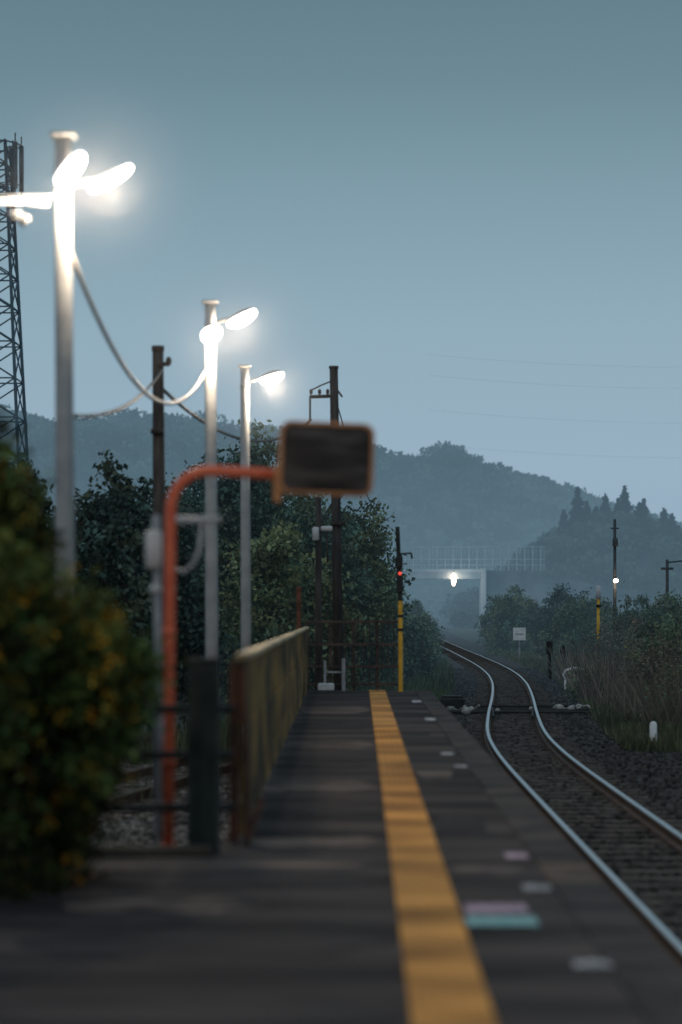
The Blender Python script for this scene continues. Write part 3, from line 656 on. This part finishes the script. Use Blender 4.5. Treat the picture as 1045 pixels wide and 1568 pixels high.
# ------------------------------------------------------------ bushes
def bush(name,x,y,z,rx,ry,rz,n_,base,leaf,cs=.12,asp=.5):
    p=empty(name); mb=MB()
    for i in range(14):
        a_=random.uniform(0,6.28); q=random.uniform(.2,.8)
        mb.tube([(x+math.cos(a_)*rx*.15,y+math.sin(a_)*ry*.15,-1.2),(x+math.cos(a_)*rx*q*.6,y+math.sin(a_)*ry*q*.6,z),(x+math.cos(a_)*rx*q,y+math.sin(a_)*ry*q,z+rz*.7)],[.02,.014,.005],5,0)
    mb.obj('stems',[M_bark],parent=p)
    C,c=clumps(x,y,z,rx,ry,rz,max(int(n_/60),8),n_,cs,base,.4,.3)
    quads('foliage',leaves(C,leaf,asp),c,M_leaf,p)
p=empty('flowering_bush'); Cs=[];cs_=[];Fs=[];fc=[]
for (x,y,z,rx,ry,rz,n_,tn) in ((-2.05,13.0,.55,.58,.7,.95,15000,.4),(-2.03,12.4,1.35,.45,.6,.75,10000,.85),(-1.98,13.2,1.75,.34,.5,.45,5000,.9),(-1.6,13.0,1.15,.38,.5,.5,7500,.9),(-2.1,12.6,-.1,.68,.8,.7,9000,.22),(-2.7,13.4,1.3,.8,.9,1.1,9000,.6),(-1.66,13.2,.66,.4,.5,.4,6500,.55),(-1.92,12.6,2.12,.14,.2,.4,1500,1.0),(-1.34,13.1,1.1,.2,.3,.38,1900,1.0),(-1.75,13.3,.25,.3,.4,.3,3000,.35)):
    C,c=clumps(x,y,z,rx,ry,rz,int(n_/60),n_,.065,(.075,.105,.03),.75,.3); Cs.append(C);cs_.append(c*tn)  # tn paints shade into the low lumps and lit leaves into the upper ones
    m_=int(n_/9); C,c=clumps(x,y,z,rx*1.04,ry*1.04,rz,max(m_//18,2),m_,.028,(.5,.27,.03),.6,.8); Fs.append(C);fc.append(c*min(tn+.15,1))
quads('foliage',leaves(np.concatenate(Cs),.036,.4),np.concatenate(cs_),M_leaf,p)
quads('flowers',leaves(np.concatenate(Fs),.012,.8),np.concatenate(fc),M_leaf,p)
mb=MB()
for i in range(60):
    x=random.uniform(-2.6,-1.8);y=random.uniform(12.2,13.8); h=random.uniform(.8,2.2)
    mb.tube([(x,y,-1.2),(x+random.uniform(-.1,.1),y,h*.4),(x+random.uniform(-.1,.2),y+random.uniform(-.3,.3),h)],[.012,.009,.004],5,0)
mb.obj('stems',[M_bark],parent=p)
D1=(.13,.12,.085); 
for (x,y,z,rx,ry,rz,n_,b_,lf) in (
  (7.5,60,-.5,.9,1.4,1.1,7000,D1,.05),(8.6,66,0,1.3,2,1.6,9000,G3,.06),(9.6,60,.1,1.5,2,1.6,9000,D1,.06),(7.4,53,-.6,.9,1.4,.95,7500,G3,.045),(7.9,50,-.3,.9,1.4,1.4,9000,D1,.045),(10.5,75,.4,2,2,1.9,8000,G1,.07),
  (6.7,68,-.8,.8,1.4,.6,4000,G3,.05),(8.3,80,-.6,.8,2,.9,4500,G1,.06),(9.3,86,-.2,1.2,2,1.3,6000,D1,.06),
  (11,90,.2,2,3,1.9,9000,G1,.08),(13.5,95,.3,2.2,3,2,9000,G3,.08),(10.2,112,.2,1.6,3,1.9,9000,G1,.09),(10.8,125,.5,2,3,2.3,9000,G2,.09),(8.7,140,.3,1.6,3,2.2,8000,G1,.1),
  (9.6,150,.6,1.8,3,2.4,8000,G3,.1),(13,140,.4,2.5,3,2.2,8000,G1,.1),(16,130,.2,2.5,3,2.0,8000,G1,.1),
  (3.2,125,-.1,1.0,3,1.6,7000,G1,.08),(2.6,105,-.3,1.0,3,1.3,7000,G1,.08),(1.7,84,-.4,.9,2,1.3,7000,G2,.07),(4.0,175,.2,1.6,4,2.2,7000,G1,.11),(3.4,150,-.3,1.3,3,1.4,6000,G3,.09),(11.5,180,.6,2.5,4,2.8,8000,G1,.11)):
    bush('bush',x,y,z,rx,ry,rz,n_,b_,lf,cs=.16)

# ------------------------------------------------------------ grass
def blades(N,xf,yf,h,base,name,wd=.012,lean=.25,patchy=0,clear=1.9):
    x=xf(N); y=yf(N); 
    ok=np.abs(x-np.interp(y,YY,XS))>clear
    x=x[ok];y=y[ok]
    if patchy:
        pn=np.sin(x*2.3+np.sin(y*.9)*1.5)*np.sin(y*.7+x*1.1); kk=pn>RNG.uniform(-1,.8,len(x)); x=x[kk];y=y[kk]
    N=len(x); H=h*RNG.uniform(.4,1.15,N)*(1+.35*np.sin(x*1.3+y*.8)*np.sin(y*.45)); z=gh(x,y)-.03
    a=RNG.uniform(0,6.28,N); dx=np.cos(a)*wd*(y/30+.6);dy=np.sin(a)*wd
    lx=RNG.normal(size=N)*lean*H; ly=RNG.normal(size=N)*lean*H
    b0=np.stack([x-dx,y-dy,z],1);b1=np.stack([x+dx,y+dy,z],1)
    t1=np.stack([x+lx+dx*.3,y+ly,z+H],1);t0=np.stack([x+lx-dx*.3,y+ly,z+H],1)
    patch=.8+.4*np.sin(x*1.7+y*.4)*np.sin(y*.33+x*.6)
    col=np.array(base)[None]*RNG.uniform(.55,1.45,(N,1))*patch[:,None]
    return quads(name,np.stack([b0,b1,t1,t0],1),col,M_leaf)
blades(75000,lambda N:RNG.uniform(4.4,16,N),lambda N:44+RNG.uniform(0,1,N)**1.3*110,.38,(.11,.13,.07),'grass_verge')
blades(24000,lambda N:RNG.uniform(6.1,13,N),lambda N:RNG.uniform(49,90,N),1.25,(.16,.14,.11),'dry_grass_tufts',wd=.007,lean=.3,patchy=1)
blades(7000,lambda N:RNG.uniform(4.6,8,N),lambda N:RNG.uniform(24,50,N),.16,(.08,.095,.05),'low_weeds',wd=.008,lean=.5,patchy=1)
blades(30000,lambda N:RNG.uniform(-3,4.5,N),lambda N:RNG.uniform(45.5,120,N),.42,(.08,.115,.055),'grass_verge',wd=.012)
blades(6000,lambda N:RNG.uniform(-6,-1.1,N),lambda N:RNG.uniform(39,45,N),.6,(.07,.09,.055),'grass_verge',wd=.008)
blades(900,lambda N:RNG.uniform(-4.4,-1.0,N),lambda N:RNG.uniform(22,40,N),.3,(.08,.1,.06),'weeds',wd=.008)

mb=MB()
for (z0,z1) in((86,95),(80,88),(70,77),(60,66)):
    cable(mb,(20,700,z0-10),(260,760,z1),9,.016,0,20)
M_tl=mat('aluminium_conductor',(.3,.4,.45),rough=.6)
mb.obj('transmission_lines',[M_tl])

# ------------------------------------------------------------ camera
cd=bpy.data.cameras.new('camera'); co=bpy.data.objects.new('camera',cd); COL.objects.link(co)
co.location=(0,0,1.45); co.rotation_euler=(math.radians(90),0,0)
cd.sensor_fit='VERTICAL'; cd.sensor_height=36; cd.lens=85
cd.shift_x=-0.0175; cd.shift_y=0.0976; cd.clip_end=8000
cd.dof.use_dof=True; cd.dof.focus_distance=80; cd.dof.aperture_fstop=1.2
S.camera=co
